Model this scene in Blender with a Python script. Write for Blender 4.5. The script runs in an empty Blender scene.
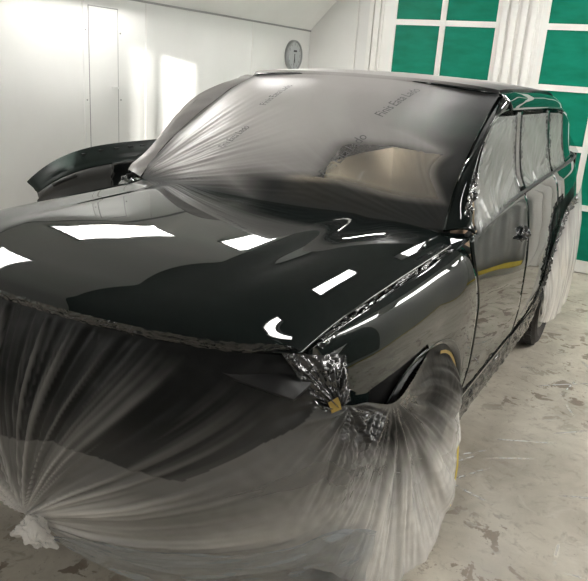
import bpy, bmesh, math, random
from mathutils import Vector, Matrix, noise
random.seed(7)
PI = math.pi
SC = bpy.context.scene
COL = SC.collection

# ------------------------------------------------------------------ helpers
def cr(pts, t):
    """Catmull-Rom through pts (tuples), t in 0..1 (uniform)"""
    n = len(pts) - 1
    f = max(0.0, min(n - 1e-9, t * n)); i = int(f); s = f - i
    p1, p2 = pts[i], pts[i + 1]
    p0 = pts[i - 1] if i > 0 else tuple(2 * a - b for a, b in zip(p1, p2))
    p3 = pts[i + 2] if i + 2 <= n else tuple(2 * b - a for a, b in zip(p1, p2))
    return tuple(0.5 * (2 * b + (c - a) * s + (2 * a - 5 * b + 4 * c - d) * s * s + (3 * b - a - 3 * c + d) * s ** 3)
                 for a, b, c, d in zip(p0, p1, p2, p3))

def sp(tab, x):
    """smooth monotone-ish interpolation of a table [(x, y), ...] (Hermite with limited slopes)"""
    if x <= tab[0][0]: return tab[0][1]
    if x >= tab[-1][0]: return tab[-1][1]
    for i in range(len(tab) - 1):
        if x <= tab[i + 1][0]: break
    def d(k): return (tab[k + 1][1] - tab[k][1]) / (tab[k + 1][0] - tab[k][0])
    def m(k):
        if k == 0: return d(0)
        if k == len(tab) - 1: return d(k - 1)
        a, b = d(k - 1), d(k)
        return 0 if a * b <= 0 else 2 * a * b / (a + b)
    h = tab[i + 1][0] - tab[i][0]; s = (x - tab[i][0]) / h
    return ((2 * s ** 3 - 3 * s * s + 1) * tab[i][1] + (s ** 3 - 2 * s * s + s) * h * m(i)
            + (-2 * s ** 3 + 3 * s * s) * tab[i + 1][1] + (s ** 3 - s * s) * h * m(i + 1))

def ss(a, b, x):
    if a == b: return 0.0 if x < a else 1.0
    t = max(0, min(1, (x - a) / (b - a))); return t * t * (3 - 2 * t)

def nz(x, y=0, z=0): return noise.noise(Vector((x, y, z)))

def link(name, me, m=None, parent=None, smooth=True):
    o = bpy.data.objects.new(name, me); COL.objects.link(o)
    if m is not None: me.materials.append(m)
    if smooth:
        for p in me.polygons: p.use_smooth = True
    if parent: o.parent = parent
    return o

def tag(o, label=None, cat=None, group=None, kind=None):
    if label: o['label'] = label
    if cat: o['category'] = cat
    if group: o['group'] = group
    if kind: o['kind'] = kind
    return o

def empty(name, loc=(0, 0, 0), label=None, cat=None, group=None, kind=None, parent=None):
    o = bpy.data.objects.new(name, None); COL.objects.link(o); o.location = loc
    o.empty_display_size = .1
    if parent: o.parent = parent
    return tag(o, label, cat, group, kind)

def keep(o, parent):
    o.parent = parent
    o.matrix_parent_inverse = Matrix.Translation(parent.location).inverted()

def grid(name, f, nu, nv, m, parent=None, flip=False, thick=0, attrs=None, closed=False, smooth=True, world=False):
    """f(u, v) -> (x, y, z); attrs: dict name -> fn(u, v, p)"""
    vs, fs = [], []
    for j in range(nv + 1):
        for i in range(nu + 1):
            vs.append(f(i / nu, j / nv))
    for j in range(nv):
        for i in range(nu):
            a = j * (nu + 1) + i; q = (a, a + 1, a + nu + 2, a + nu + 1)
            fs.append(q[::-1] if flip else q)
    me = bpy.data.meshes.new(name); me.from_pydata(vs, [], fs); me.update()
    if attrs:
        for k, fn in attrs.items():
            at = me.attributes.new(k, 'FLOAT', 'POINT')
            c = 0
            for j in range(nv + 1):
                for i in range(nu + 1):
                    at.data[c].value = fn(i / nu, j / nv, vs[c]); c += 1
    o = link(name, me, m, None, smooth)
    if parent: keep(o, parent)
    if thick:
        s = o.modifiers.new('solid', 'SOLIDIFY'); s.thickness = thick; s.offset = -1
    return o

def bmobj(name, bm, m, parent=None, smooth=False, bevel=0):
    me = bpy.data.meshes.new(name); bm.normal_update(); bm.to_mesh(me); bm.free()
    o = link(name, me, m, None, smooth)
    if parent: keep(o, parent)
    if bevel:
        b = o.modifiers.new('bev', 'BEVEL'); b.width = bevel; b.segments = 2; b.limit_method = 'ANGLE'
    return o

def abox(bm, x0, x1, y0, y1, z0, z1):
    v = [bm.verts.new(p) for p in [(x0, y0, z0), (x1, y0, z0), (x1, y1, z0), (x0, y1, z0), (x0, y0, z1), (x1, y0, z1), (x1, y1, z1), (x0, y1, z1)]]
    for q in [(3, 2, 1, 0), (4, 5, 6, 7), (0, 1, 5, 4), (1, 2, 6, 5), (2, 3, 7, 6), (3, 0, 4, 7)]:
        bm.faces.new([v[i] for i in q])

def box(name, x0, x1, y0, y1, z0, z1, m, parent=None, bevel=0):
    bm = bmesh.new(); abox(bm, x0, x1, y0, y1, z0, z1)
    return bmobj(name, bm, m, parent, False, bevel)

def tube(bm, pts, r, n=8, caps=True):
    rings = []
    N = len(pts)
    P = [Vector(p) for p in pts]
    for i, p in enumerate(P):
        t = (P[min(i + 1, N - 1)] - P[max(i - 1, 0)]).normalized()
        a = t.cross(Vector((0, 0, 1)))
        if a.length < 1e-3: a = t.cross(Vector((1, 0, 0)))
        a.normalize(); b = t.cross(a)
        rr = r[i] if isinstance(r, (list, tuple)) else r
        rings.append([bm.verts.new(p + a * rr * math.cos(2 * PI * k / n) + b * rr * math.sin(2 * PI * k / n)) for k in range(n)])
    for i in range(N - 1):
        for k in range(n):
            bm.faces.new((rings[i][k], rings[i][(k + 1) % n], rings[i + 1][(k + 1) % n], rings[i + 1][k]))
    if caps:
        bm.faces.new(rings[0][::-1]); bm.faces.new(rings[-1])

def lathe(bm, prof, c, axis='x', n=48, sgn=1):
    """prof: list of (r, h); revolve about axis through c"""
    rings = []
    for r, h in prof:
        ring = []
        for k in range(n):
            a = 2 * PI * k / n
            if axis == 'x': p = (c[0] + sgn * h, c[1] + r * math.cos(a), c[2] + r * math.sin(a))
            else: p = (c[0] + r * math.cos(a), c[1] + r * math.sin(a), c[2] + h)
            ring.append(bm.verts.new(p))
        rings.append(ring)
    for i in range(len(rings) - 1):
        for k in range(n):
            bm.faces.new((rings[i][k], rings[i][(k + 1) % n], rings[i + 1][(k + 1) % n], rings[i + 1][k]))
    return rings

# ------------------------------------------------------------------ materials
def mat(name):
    m = bpy.data.materials.new(name); m.use_nodes = True
    nt = m.node_tree; nt.nodes.clear()
    out = nt.nodes.new('ShaderNodeOutputMaterial')
    return m, nt, out

def nd(nt, t, **kw):
    n = nt.nodes.new(t)
    for k, v in kw.items():
        if k in n.inputs.keys() if hasattr(n.inputs, 'keys') else False: n.inputs[k].default_value = v
        else: setattr(n, k, v)
    return n

def pbsdf(nt, col=(.8, .8, .8), rough=.5, metal=0, coat=0, coat_r=.03, spec=.5):
    b = nt.nodes.new('ShaderNodeBsdfPrincipled')
    b.inputs['Base Color'].default_value = (*col, 1); b.inputs['Roughness'].default_value = rough
    b.inputs['Metallic'].default_value = metal; b.inputs['Coat Weight'].default_value = coat
    b.inputs['Coat Roughness'].default_value = coat_r; b.inputs['Specular IOR Level'].default_value = spec
    return b

def simple(name, col, rough=.5, metal=0, coat=0, spec=.5, var=0, vscale=4, bump=0, bscale=60, coat_r=.03):
    m, nt, out = mat(name)
    b = pbsdf(nt, col, rough, metal, coat, coat_r, spec)
    tc = nt.nodes.new('ShaderNodeTexCoord')
    if var:
        n = nt.nodes.new('ShaderNodeTexNoise'); n.inputs['Scale'].default_value = vscale; n.inputs['Detail'].default_value = 6
        nt.links.new(tc.outputs['Object'], n.inputs['Vector'])
        r = nt.nodes.new('ShaderNodeValToRGB')
        r.color_ramp.elements[0].position = .3; r.color_ramp.elements[1].position = .7
        r.color_ramp.elements[0].color = (*[c * (1 - var) for c in col], 1)
        r.color_ramp.elements[1].color = (*[min(1, c * (1 + var)) for c in col], 1)
        nt.links.new(n.outputs['Fac'], r.inputs['Fac']); nt.links.new(r.outputs['Color'], b.inputs['Base Color'])
    if bump:
        n = nt.nodes.new('ShaderNodeTexNoise'); n.inputs['Scale'].default_value = bscale; n.inputs['Detail'].default_value = 4
        nt.links.new(tc.outputs['Object'], n.inputs['Vector'])
        bp = nt.nodes.new('ShaderNodeBump'); bp.inputs['Strength'].default_value = bump; bp.inputs['Distance'].default_value = .01
        nt.links.new(n.outputs['Fac'], bp.inputs['Height']); nt.links.new(bp.outputs['Normal'], b.inputs['Normal'])
    nt.links.new(b.outputs['BSDF'], out.inputs['Surface'])
    return m

def film_mat(name, clear=(.55, .55, .53), paint=(.012, .014, .014), rough=.22, bump=.35, bscale=26, min_a=.25, gloss=.6, stretch=(1, 1, 1), spray_rough=.0, sheen=.9):
    """thin plastic sheet; attribute 'spray' = settled black overspray, 'dens' = how many layers lie bunched up"""
    m, nt, out = mat(name)
    b = pbsdf(nt, clear, rough, 0, 0, .03, gloss)
    a1 = nt.nodes.new('ShaderNodeAttribute'); a1.attribute_name = 'spray'
    a2 = nt.nodes.new('ShaderNodeAttribute'); a2.attribute_name = 'dens'
    mx = nt.nodes.new('ShaderNodeMix'); mx.data_type = 'RGBA'
    mx.inputs[6].default_value = (*clear, 1); mx.inputs[7].default_value = (*paint, 1)
    nt.links.new(a1.outputs['Fac'], mx.inputs[0]); nt.links.new(mx.outputs[2], b.inputs['Base Color'])
    ro = nt.nodes.new('ShaderNodeMath'); ro.operation = 'MULTIPLY_ADD'; ro.inputs[1].default_value = spray_rough; ro.inputs[2].default_value = rough
    nt.links.new(a1.outputs['Fac'], ro.inputs[0]); nt.links.new(ro.outputs[0], b.inputs['Roughness'])
    # wrinkles
    tc = nt.nodes.new('ShaderNodeTexCoord'); mp = nt.nodes.new('ShaderNodeMapping'); mp.inputs['Scale'].default_value = stretch
    nt.links.new(tc.outputs['Object'], mp.inputs['Vector'])
    n = nt.nodes.new('ShaderNodeTexNoise'); n.inputs['Scale'].default_value = bscale; n.inputs['Detail'].default_value = 3
    n.inputs['Distortion'].default_value = 1.2
    nt.links.new(mp.outputs['Vector'], n.inputs['Vector'])
    bp = nt.nodes.new('ShaderNodeBump'); bp.inputs['Strength'].default_value = bump; bp.inputs['Distance'].default_value = .02
    nt.links.new(n.outputs['Fac'], bp.inputs['Height']); nt.links.new(bp.outputs['Normal'], b.inputs['Normal'])
    tr = nt.nodes.new('ShaderNodeBsdfTransparent')
    # alpha = clamp(min_a + dens*(1-min_a) + spray)
    ad = nt.nodes.new('ShaderNodeMath'); ad.operation = 'ADD'; ad.inputs[1].default_value = min_a
    nt.links.new(a2.outputs['Fac'], ad.inputs[0])
    ad2 = nt.nodes.new('ShaderNodeMath'); ad2.operation = 'MAXIMUM'; ad2.use_clamp = True
    nt.links.new(ad.outputs[0], ad2.inputs[0]); nt.links.new(a1.outputs['Fac'], ad2.inputs[1])
    ms = nt.nodes.new('ShaderNodeMixShader')
    nt.links.new(ad2.outputs[0], ms.inputs['Fac']); nt.links.new(tr.outputs[0], ms.inputs[1]); nt.links.new(b.outputs[0], ms.inputs[2])
    # sheet gloss stays on the clear parts too
    gl = nt.nodes.new('ShaderNodeBsdfGlossy'); gl.inputs['Roughness'].default_value = rough * .7
    nt.links.new(bp.outputs['Normal'], gl.inputs['Normal'])
    fr = nt.nodes.new('ShaderNodeFresnel'); fr.inputs['IOR'].default_value = 1.45
    ms2 = nt.nodes.new('ShaderNodeMixShader')
    iv = nt.nodes.new('ShaderNodeMath'); iv.operation = 'MULTIPLY_ADD'; iv.inputs[1].default_value = -sheen; iv.inputs[2].default_value = sheen
    nt.links.new(a1.outputs['Fac'], iv.inputs[0])
    ml = nt.nodes.new('ShaderNodeMath'); ml.operation = 'MULTIPLY'
    nt.links.new(fr.outputs[0], ml.inputs[0]); nt.links.new(iv.outputs[0], ml.inputs[1])
    a3 = nt.nodes.new('ShaderNodeAttribute'); a3.attribute_name = 'shine'
    m3 = nt.nodes.new('ShaderNodeMath'); m3.operation = 'ADD'; m3.use_clamp = True
    nt.links.new(iv.outputs[0], m3.inputs[0]); nt.links.new(a3.outputs['Fac'], m3.inputs[1]); nt.links.new(m3.outputs[0], ml.inputs[1])
    nt.links.new(ml.outputs[0], ms2.inputs['Fac']); nt.links.new(ms.outputs[0], ms2.inputs[1]); nt.links.new(gl.outputs[0], ms2.inputs[2])
    nt.links.new(ms2.outputs[0], out.inputs['Surface'])
    return m

M = {}
M['paint'] = simple('fresh_black_paint', (.006, .0095, .009), .5, 0, 1, .0, coat_r=.012)
M['black'] = simple('black_plastic', (.010, .010, .010), .55, bump=.1)
M['gasket'] = simple('rubber_seal', (.008, .008, .008), .5)
M['steel'] = simple('wheel_metal', (.45, .46, .46), .3, .9)
M['rubber'] = simple('tire_rubber', (.022, .021, .02), .75, bump=.2, bscale=90)
M['beige'] = simple('beige_leather', (.62, .47, .33), .6, var=.12, vscale=5, bump=.2, bscale=30)
M['inner'] = simple('cabin_dark', (.03, .028, .026), .7)
M['wall'] = simple('white_painted_steel', (.74, .74, .71), .42, var=.06, vscale=1.1, bump=.05, bscale=6)
M['ceil'] = simple('ceiling_white', (.78, .78, .75), .6, var=.04, vscale=2)
M['sheet'] = simple('hanging_sheet_cloth', (.36, .36, .345), .8, var=.1, vscale=3)
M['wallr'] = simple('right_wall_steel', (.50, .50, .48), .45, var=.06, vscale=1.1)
M['filter'] = simple('dusty_filter_mat', (.10, .10, .095), .9, var=.15, vscale=8, bump=.4, bscale=50)  # dark grey for unseen surfaces that the car and film mirror
M['ceilf'] = simple('ceiling_filter', (.13, .13, .125), .9, var=.1, vscale=6)
M['frame'] = simple('white_door_frame', (.80, .79, .75), .4, var=.04, vscale=3)
M['clockw'] = simple('clock_dial', (.42, .44, .44), .4)
M['clockr'] = simple('clock_rim', (.30, .31, .31), .3, .6)
M['dark'] = simple('dark_print', (.03, .03, .03), .5)
M['tape'] = simple('yellow_tape', (.30, .20, .04), .5, var=.15, vscale=30)
M['line'] = simple('yellow_stripe', (.60, .47, .06), .5, var=.25, vscale=9)
M['cover_paint'] = simple('bumper_cover_paint', (.008, .013, .011), .4, 0, .12, coat_r=.25, spec=.2)
M['cover_matte'] = simple('bumper_cover_end', (.07, .07, .068), .55)
M['cover_in'] = simple('bumper_cover_inside', (.004, .006, .006), .4)
M['joint'] = simple('joint_grey', (.30, .30, .29), .6)

# green paint on panes: brushed, slightly uneven
def green():
    m, nt, out = mat('green_painted_pane')
    b = pbsdf(nt, (.0, .2, .12), .5, spec=.12)
    tc = nt.nodes.new('ShaderNodeTexCoord'); mp = nt.nodes.new('ShaderNodeMapping'); mp.inputs['Scale'].default_value = (3, 1, 9)
    n = nt.nodes.new('ShaderNodeTexNoise'); n.inputs['Scale'].default_value = 1.6; n.inputs['Detail'].default_value = 5
    r = nt.nodes.new('ShaderNodeValToRGB')
    r.color_ramp.elements[0].position = .3; r.color_ramp.elements[1].position = .75
    r.color_ramp.elements[0].color = (.002, .150, .088, 1); r.color_ramp.elements[1].color = (.004, .205, .128, 1)
    nt.links.new(tc.outputs['Object'], mp.inputs['Vector']); nt.links.new(mp.outputs['Vector'], n.inputs['Vector'])
    nt.links.new(n.outputs['Fac'], r.inputs['Fac']); nt.links.new(r.outputs['Color'], b.inputs['Base Color'])
    nt.links.new(b.outputs[0], out.inputs['Surface'])
    return m
M['green'] = green()

def floor_mat():
    m, nt, out = mat('worn_concrete')
    b = pbsdf(nt, (.4, .38, .34), .3, coat=.15, coat_r=.2)
    tc = nt.nodes.new('ShaderNodeTexCoord')
    def noi(scale, detail, dist=0, rough=.5, vec=None, warp=(1, 1, 1)):
        mp = nt.nodes.new('ShaderNodeMapping'); mp.inputs['Scale'].default_value = warp
        nt.links.new(tc.outputs['Object'], mp.inputs['Vector'])
        n = nt.nodes.new('ShaderNodeTexNoise'); n.inputs['Scale'].default_value = scale; n.inputs['Detail'].default_value = detail
        n.inputs['Distortion'].default_value = dist; n.inputs['Roughness'].default_value = rough
        nt.links.new(mp.outputs['Vector'], n.inputs['Vector']); return n
    def ramp(n, p0, c0, p1, c1):
        r = nt.nodes.new('ShaderNodeValToRGB'); e = r.color_ramp.elements
        e[0].position = p0; e[1].position = p1; e[0].color = (*c0, 1); e[1].color = (*c1, 1)
        nt.links.new(n.outputs['Fac'], r.inputs['Fac']); return r
    def mix(a, bcol, fac):
        x = nt.nodes.new('ShaderNodeMix'); x.data_type = 'RGBA'
        nt.links.new(a, x.inputs[6])
        if isinstance(bcol, tuple): x.inputs[7].default_value = (*bcol, 1)
        else: nt.links.new(bcol, x.inputs[7])
        nt.links.new(fac, x.inputs[0]); return x.outputs[2]
    base = ramp(noi(2.2, 8, .4, .65), .32, (.37, .33, .265), .68, (.62, .575, .485)).outputs[0]
    w = (0,) * 3
    st = ramp(noi(7.5, 10, .5, .64), .555, (0, 0, 0), .58, (1, 1, 1))
    big = ramp(noi(.9, 3), .42, (0, 0, 0), .56, (1, 1, 1)); mm_ = nt.nodes.new('ShaderNodeMath'); mm_.operation = 'MULTIPLY'
    nt.links.new(st.outputs[0], mm_.inputs[0]); nt.links.new(big.outputs[0], mm_.inputs[1])
    base = mix(base, (.22, .175, .13), mm_.outputs[0])
    sp2 = ramp(noi(55, 4, 0, .7), .66, (0, 0, 0), .70, (1, 1, 1))
    base = mix(base, (.15, .12, .10), sp2.outputs[0])
    md = ramp(noi(16, 8, .8, .7), .54, (0, 0, 0), .66, (.6, .6, .6))
    base = mix(base, (.27, .23, .175), md.outputs[0])
    lt = ramp(noi(5, 7, 1.2, .7), .56, (0, 0, 0), .75, (.55, .55, .55))
    base = mix(base, (.66, .64, .57), lt.outputs[0])
    nt.links.new(base, b.inputs['Base Color'])
    bp = nt.nodes.new('ShaderNodeBump'); bp.inputs['Strength'].default_value = .12; bp.inputs['Distance'].default_value = .004
    nt.links.new(noi(30, 6).outputs['Fac'], bp.inputs['Height']); nt.links.new(bp.outputs[0], b.inputs['Normal'])
    rr = ramp(noi(4, 5), .35, (.42,) * 3, .7, (.62,) * 3); nt.links.new(rr.outputs[0], b.inputs['Roughness'])
    nt.links.new(b.outputs[0], out.inputs['Surface'])
    return m
M['floor'] = floor_mat()

M['film_top'] = film_mat('film_over_glass', (.50, .48, .46), (.010, .012, .012), .42, .10, 7, .80, .12, (1, .35, 1), .1, .14)
M['film_front'] = film_mat('film_over_front', (.70, .68, .64), (.003, .0035, .0035), .24, .10, 14, .30, .14, (1, 1, 1), .25, .5)
M['film_band'] = film_mat('film_loose_layer', (.48, .52, .55), (.008, .009, .009), .22, .5, 12, .45, .7, (1, 1, 5))
M['film_side'] = film_mat('film_over_side_glass', (.16, .17, .155), (.012, .014, .014), .34, .10, 6, .74, .35, (1, 1.6, .5), .1, .35)
M['film_crumple'] = film_mat('crumpled_dark_film', (.05, .05, .05), (.006, .007, .007), .10, .5, 16, .8, .8)
M['film_wheel'] = film_mat('hanging_milky_film', (.66, .64, .60), (.05, .05, .05), .3, .25, 14, .72, .4, (1, 1, .3))
M['film_knot'] = film_mat('bunched_film', (.80, .77, .72), (.05, .05, .05), .3, .6, 40, .9, .5)

def glass_mat(nm='tinted_glass', k=1.0):
    m, nt, out = mat(nm)
    gl = nt.nodes.new('ShaderNodeBsdfGlossy'); gl.inputs['Roughness'].default_value = .01
    tr = nt.nodes.new('ShaderNodeBsdfTransparent'); tr.inputs[0].default_value = (.72, .76, .74, 1)
    fr = nt.nodes.new('ShaderNodeFresnel'); fr.inputs[0].default_value = 1.5
    ms = nt.nodes.new('ShaderNodeMixShader')
    mk = nt.nodes.new('ShaderNodeMath'); mk.operation = 'MULTIPLY'; mk.inputs[1].default_value = k; nt.links.new(fr.outputs[0], mk.inputs[0])
    nt.links.new(mk.outputs[0], ms.inputs[0]); nt.links.new(tr.outputs[0], ms.inputs[1]); nt.links.new(gl.outputs[0], ms.inputs[2])
    nt.links.new(ms.outputs[0], out.inputs[0])
    return m
M['glass'] = glass_mat(); M['wglass'] = glass_mat('film_backed_glass', .12)

def emit(name, col, s):
    m, nt, out = mat(name); e = nt.nodes.new('ShaderNodeEmission'); e.inputs[0].default_value = (*col, 1); e.inputs[1].default_value = s
    nt.links.new(e.outputs[0], out.inputs[0]); return m
M['tube'] = emit('lit_tube', (1, .98, .95), 40)
M['lampbox'] = simple('lamp_housing', (.75, .75, .73), .35)

# ------------------------------------------------------------------ the room
XL, XR, YB, YF, ZS, ZC = -2.39, 3.3, 5.8, -4.6, 2.215, 3.0
def struct(o): o['kind'] = 'structure'; return o
struct(box('floor', XL - .2, XR + .2, YF - .2, YB + .2, -.1, 0, M['floor']))
struct(box('wall_left', XL - .12, XL, YF, YB, 0, ZS, M['wall']))
struct(box('wall_right', XR, XR + .12, YF, YB, 0, ZC, M['wallr']))
bm = bmesh.new()
abox(bm, XL, XR, YF - .008, YF, 0, 1.93); abox(bm, XL, XR, YF - .008, YF, 2.885, ZC)
for a, b in ((XL, .232), (.246, .262), (.276, .292), (.306, .36), (.515, XR)): abox(bm, a, b, YF - .008, YF, 1.93, 2.885)  # unseen openings shaped to throw the sun patch and stripes on the left wall
struct(bmobj('wall_front', bm, M['filter']))
sun = bpy.data.lights.new('daylight', 'SUN'); sun.energy = 16; sun.angle = .006; sun.color = (1, .97, .92)
so = bpy.data.objects.new('daylight', sun); COL.objects.link(so)
so.rotation_euler = Vector((-2.7, 7.7, -1.05)).to_track_quat('-Z', 'Y').to_euler()
# back wall: solid to the left, header over the doors, the doors fill the rest
bm = bmesh.new()
abox(bm, XL, -1.66, YB, YB + .12, 0, ZC); abox(bm, -1.66, XR, YB, YB + .12, 2.93, ZC); abox(bm, 2.1, XR, YB, YB + .12, 0, 2.93)
struct(bmobj('wall_back', bm, M['wall']))
# sloped panel between left wall and ceiling
bm = bmesh.new()
v = [bm.verts.new(p) for p in [(XL, YF, ZS), (XL + .75, YF, ZC), (XL + .75, YB, ZC), (XL, YB, ZS), (XL - .1, YF, ZS), (XL + .65, YF, ZC + .1), (XL + .65, YB, ZC + .1), (XL - .1, YB, ZS)]]
for q in [(0, 1, 2, 3), (7, 6, 5, 4), (0, 4, 5, 1), (1, 5, 6, 2), (2, 6, 7, 3), (3, 7, 4, 0)]: bm.faces.new([v[i] for i in q])
struct(bmobj('ceiling_slope', bm, M['ceil'])).name = 'trim_1'
struct(box('ceiling', XL + .7, XR - .7, YF, YB, ZC, ZC + .1, M['ceilf']))
bm = bmesh.new()
v = [bm.verts.new(p) for p in [(XR, YF, ZS), (XR - .75, YF, ZC), (XR - .75, YB, ZC), (XR, YB, ZS), (XR + .1, YF, ZS), (XR - .65, YF, ZC + .1), (XR - .65, YB, ZC + .1), (XR + .1, YB, ZS)]]
for q in [(3, 2, 1, 0), (4, 5, 6, 7), (1, 5, 4, 0), (2, 6, 5, 1), (3, 7, 6, 2), (0, 4, 7, 3)]: bm.faces.new([v[i] for i in q])
struct(bmobj('trim_13', bm, M['ceil']))
struct(box('trim_2', XL, XL + .012, YF, YB, ZS - .012, ZS + .004, M['joint']))      # seam under the slope
# vertical sheet joints of the left wall
for i, y in enumerate((.9, 3.02, 4.6)):
    struct(box('trim_%d' % (3 + i), XL, XL + .003, y, y + .008, 0, ZS - .012, M['frame']))
for i in range(4):  # dark panels added out of view to darken the fender's reflections
    ya_ = -3.9 + 1.85 * i
    bm = bmesh.new(); abox(bm, XR - .03, XR, ya_, ya_ + 1.75, .12, 1.75)
    o = struct(bmobj('trim_%d' % (14 + i), bm, M['filter'], None, False, .004))
# yellow stripe along the foot of the right wall, a service bench line seen in the door's reflection
struct(box('baseboard_right', XR - .012, XR, YF, YB, 0, .035, M['line']))

# narrow access door in left wall
d3 = struct(empty('door_3', (XL, 2.54, 0)))
box('door_frame', XL, XL + .006, 2.335, 2.75, .30, 2.165, M['wall'], d3)
bm = bmesh.new()
for a in ((2.385, 2.393, .35, 2.125), (2.687, 2.695, .35, 2.125), (2.385, 2.695, 2.117, 2.125), (2.385, 2.695, .35, .358)):
    abox(bm, XL + .004, XL + .0075, a[0], a[1], a[2], a[3])
bmobj('door_gap', bm, M['joint'], d3)
box('door_leaf', XL, XL + .010, 2.393, 2.687, .358, 2.117, M['wall'], d3, .002)
bm = bmesh.new(); abox(bm, XL + .008, XL + .03, 2.64, 2.675, 1.535, 1.55); abox(bm, XL + .022, XL + .03, 2.61, 2.675, 1.535, 1.55)
bmobj('door_handle', bm, M['lampbox'], d3, False, .002)
bm = bmesh.new()
for y in (2.36, 2.72):
    for z in (.6, 1.0, 1.45, 1.95): lathe(bm, [(.0, .012), (.006, .010), (.007, .004)], (XL, y, z), 'x', 8)
bmobj('rivets', bm, M['joint'], d3)

# the two big doors of the back wall, each a grid of painted panes
def folding_door(name, x0, x1, gx0, gx1, gmid):
    d = struct(empty(name, ((x0 + x1) / 2, YB, 0)))
    zs = [.13, .66, 1.22, 1.78, 2.34, 2.90]
    bm = bmesh.new()
    abox(bm, x0, gx0, YB, YB + .06, 0.01, 2.93); abox(bm, gx1, x1, YB, YB + .06, .01, 2.93)
    abox(bm, gx0, gx1, YB, YB + .06, .01, zs[0]); abox(bm, gx0, gx1, YB, YB + .06, zs[-1], 2.93)
    bmobj('door_leaf', bm, M['frame'], d)
    # bars: a raised double bead with a groove
    bm = bmesh.new()
    for z in zs[1:-1]:
        abox(bm, gx0, gx1, YB - .004, YB + .03, z - .028, z - .006); abox(bm, gx0, gx1, YB - .004, YB + .03, z + .006, z + .028); abox(bm, gx0, gx1, YB + .004, YB + .03, z - .006, z + .006)
    bmobj('glazing_bar', bm, M['frame'], d)
    bm = bmesh.new()
    abox(bm, gmid - .028, gmid - .006, YB - .006, YB + .03, zs[0], zs[-1]); abox(bm, gmid + .006, gmid + .028, YB - .006, YB + .03, zs[0], zs[-1]); abox(bm, gmid - .006, gmid + .006, YB + .002, YB + .03, zs[0], zs[-1])
    bmobj('glazing_post', bm, M['frame'], d)
    for i in range(5):
        for a, b in ((gx0, gmid - .028), (gmid + .028, gx1)):
            box('green_pane', a, b, YB + .014, YB + .03, zs[i] + (.028 if i else 0), zs[i + 1] - (.028 if i < 4 else 0), M['green'], d)
    return d
folding_door('door_1', -1.60, -.04, -1.355, -.287, -.835)
folding_door('door_2', .0, 1.62, .215, 1.32, .765)
# folded white pleats between and beside the leaves
def jamb(name, x0, x1, n):
    bm = bmesh.new(); w = (x1 - x0) / n
    for k in range(n):
        xa = x0 + k * w
        abox(bm, xa, xa + w * .62, YB - .035 - .012 * (k % 2), YB, .01, 2.93)
        abox(bm, xa + w * .62, xa + w, YB - .012, YB, .01, 2.93)
    struct(bmobj(name, bm, M['frame'], None, False, .003))
jamb('trim_7', -.235, .145, 4)
jamb('trim_8', -1.66, -1.50, 2)
jamb('trim_9', 1.38, 1.7, 3)
bm = bmesh.new(); tube(bm, [(-1.80, YB - .02, 0), (-1.80, YB - .02, 2.98)], .012)
tag(bmobj('wall_pipe', bm, M['frame'], None, True), 'thin white vertical pipe on the back wall left of the green doors', 'pipe')
struct(box('trim_6', 1.7, 2.1, YB, YB + .06, .0, 2.93, M['frame']))
struct(box('trim_10', -1.66, -1.60, YB, YB + .06, .0, 2.93, M['frame']))
struct(box('trim_11', -.04, .0, YB, YB + .06, .0, 2.93, M['frame']))
struct(box('trim_12', 1.62, 1.7, YB, YB + .06, .0, 2.93, M['frame']))

def curt(u, v):
    x = 1.74 + 1.52 * u; z = .10 + 2.75 * (1 - v)
    return (x, YB - .05 - .025 * math.sin(u * 55 + 2 * nz(u * 3, v)) - .012 * nz(u * 12, v * 2), z)
CUR = grid('hanging_sheet', curt, 160, 10, M['sheet'], None, thick=.003)
tag(CUR, 'grey white sheet hanging in folds, seen mirrored in the door paint', 'curtain')
box('yellow_tape', 1.74, 3.26, YB - .10, YB - .088, .10, .17, M['line'], CUR)
# wall clock
ck = empty('wall_clock', (XL, 5.42, 1.925), 'round grey wall clock high on the white left wall near the corner', 'clock')
CR = .16
bm = bmesh.new(); lathe(bm, [(CR - .012, 0), (CR + .004, 0), (CR + .004, .035), (CR - .004, .045), (CR - .014, .045), (CR - .018, .03)], (XL, 5.42, 1.925), 'x', 48)
bmobj('rim', bm, M['clockr'], ck, True)
bm = bmesh.new(); r_ = lathe(bm, [(CR - .012, .002), (CR - .012, .028), (.001, .028)], (XL, 5.42, 1.925), 'x', 48)
bmobj('dial', bm, M['clockw'], ck)
def clockhand(nm, ang, ln, w):
    bm = bmesh.new(); a = math.radians(ang)
    d = Vector((0, -math.sin(a) * -1, math.cos(a))); s = Vector((0, d.z, -d.y))
    c = Vector((XL + .032, 5.42, 1.925))
    vs = []
    for dx in (0, .003):
        for p in (c - d * .02 - s * w, c - d * .02 + s * w, c + d * ln + s * w * .5, c + d * ln - s * w * .5): vs.append(bm.verts.new(p + Vector((dx, 0, 0))))
    for q in [(3, 2, 1, 0), (4, 5, 6, 7), (0, 1, 5, 4), (1, 2, 6, 5), (2, 3, 7, 6), (3, 0, 4, 7)]: bm.faces.new([vs[i] for i in q])
    bmobj(nm, bm, M['dark'], ck)
clockhand('hour_hand', 172, .075, .005); clockhand('minute_hand', 185, .105, .004)
box('maker_plate', XL + .029, XL + .031, 5.42 - .02, 5.42 + .05, 1.965, 1.985, M['dark'], ck)

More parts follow.
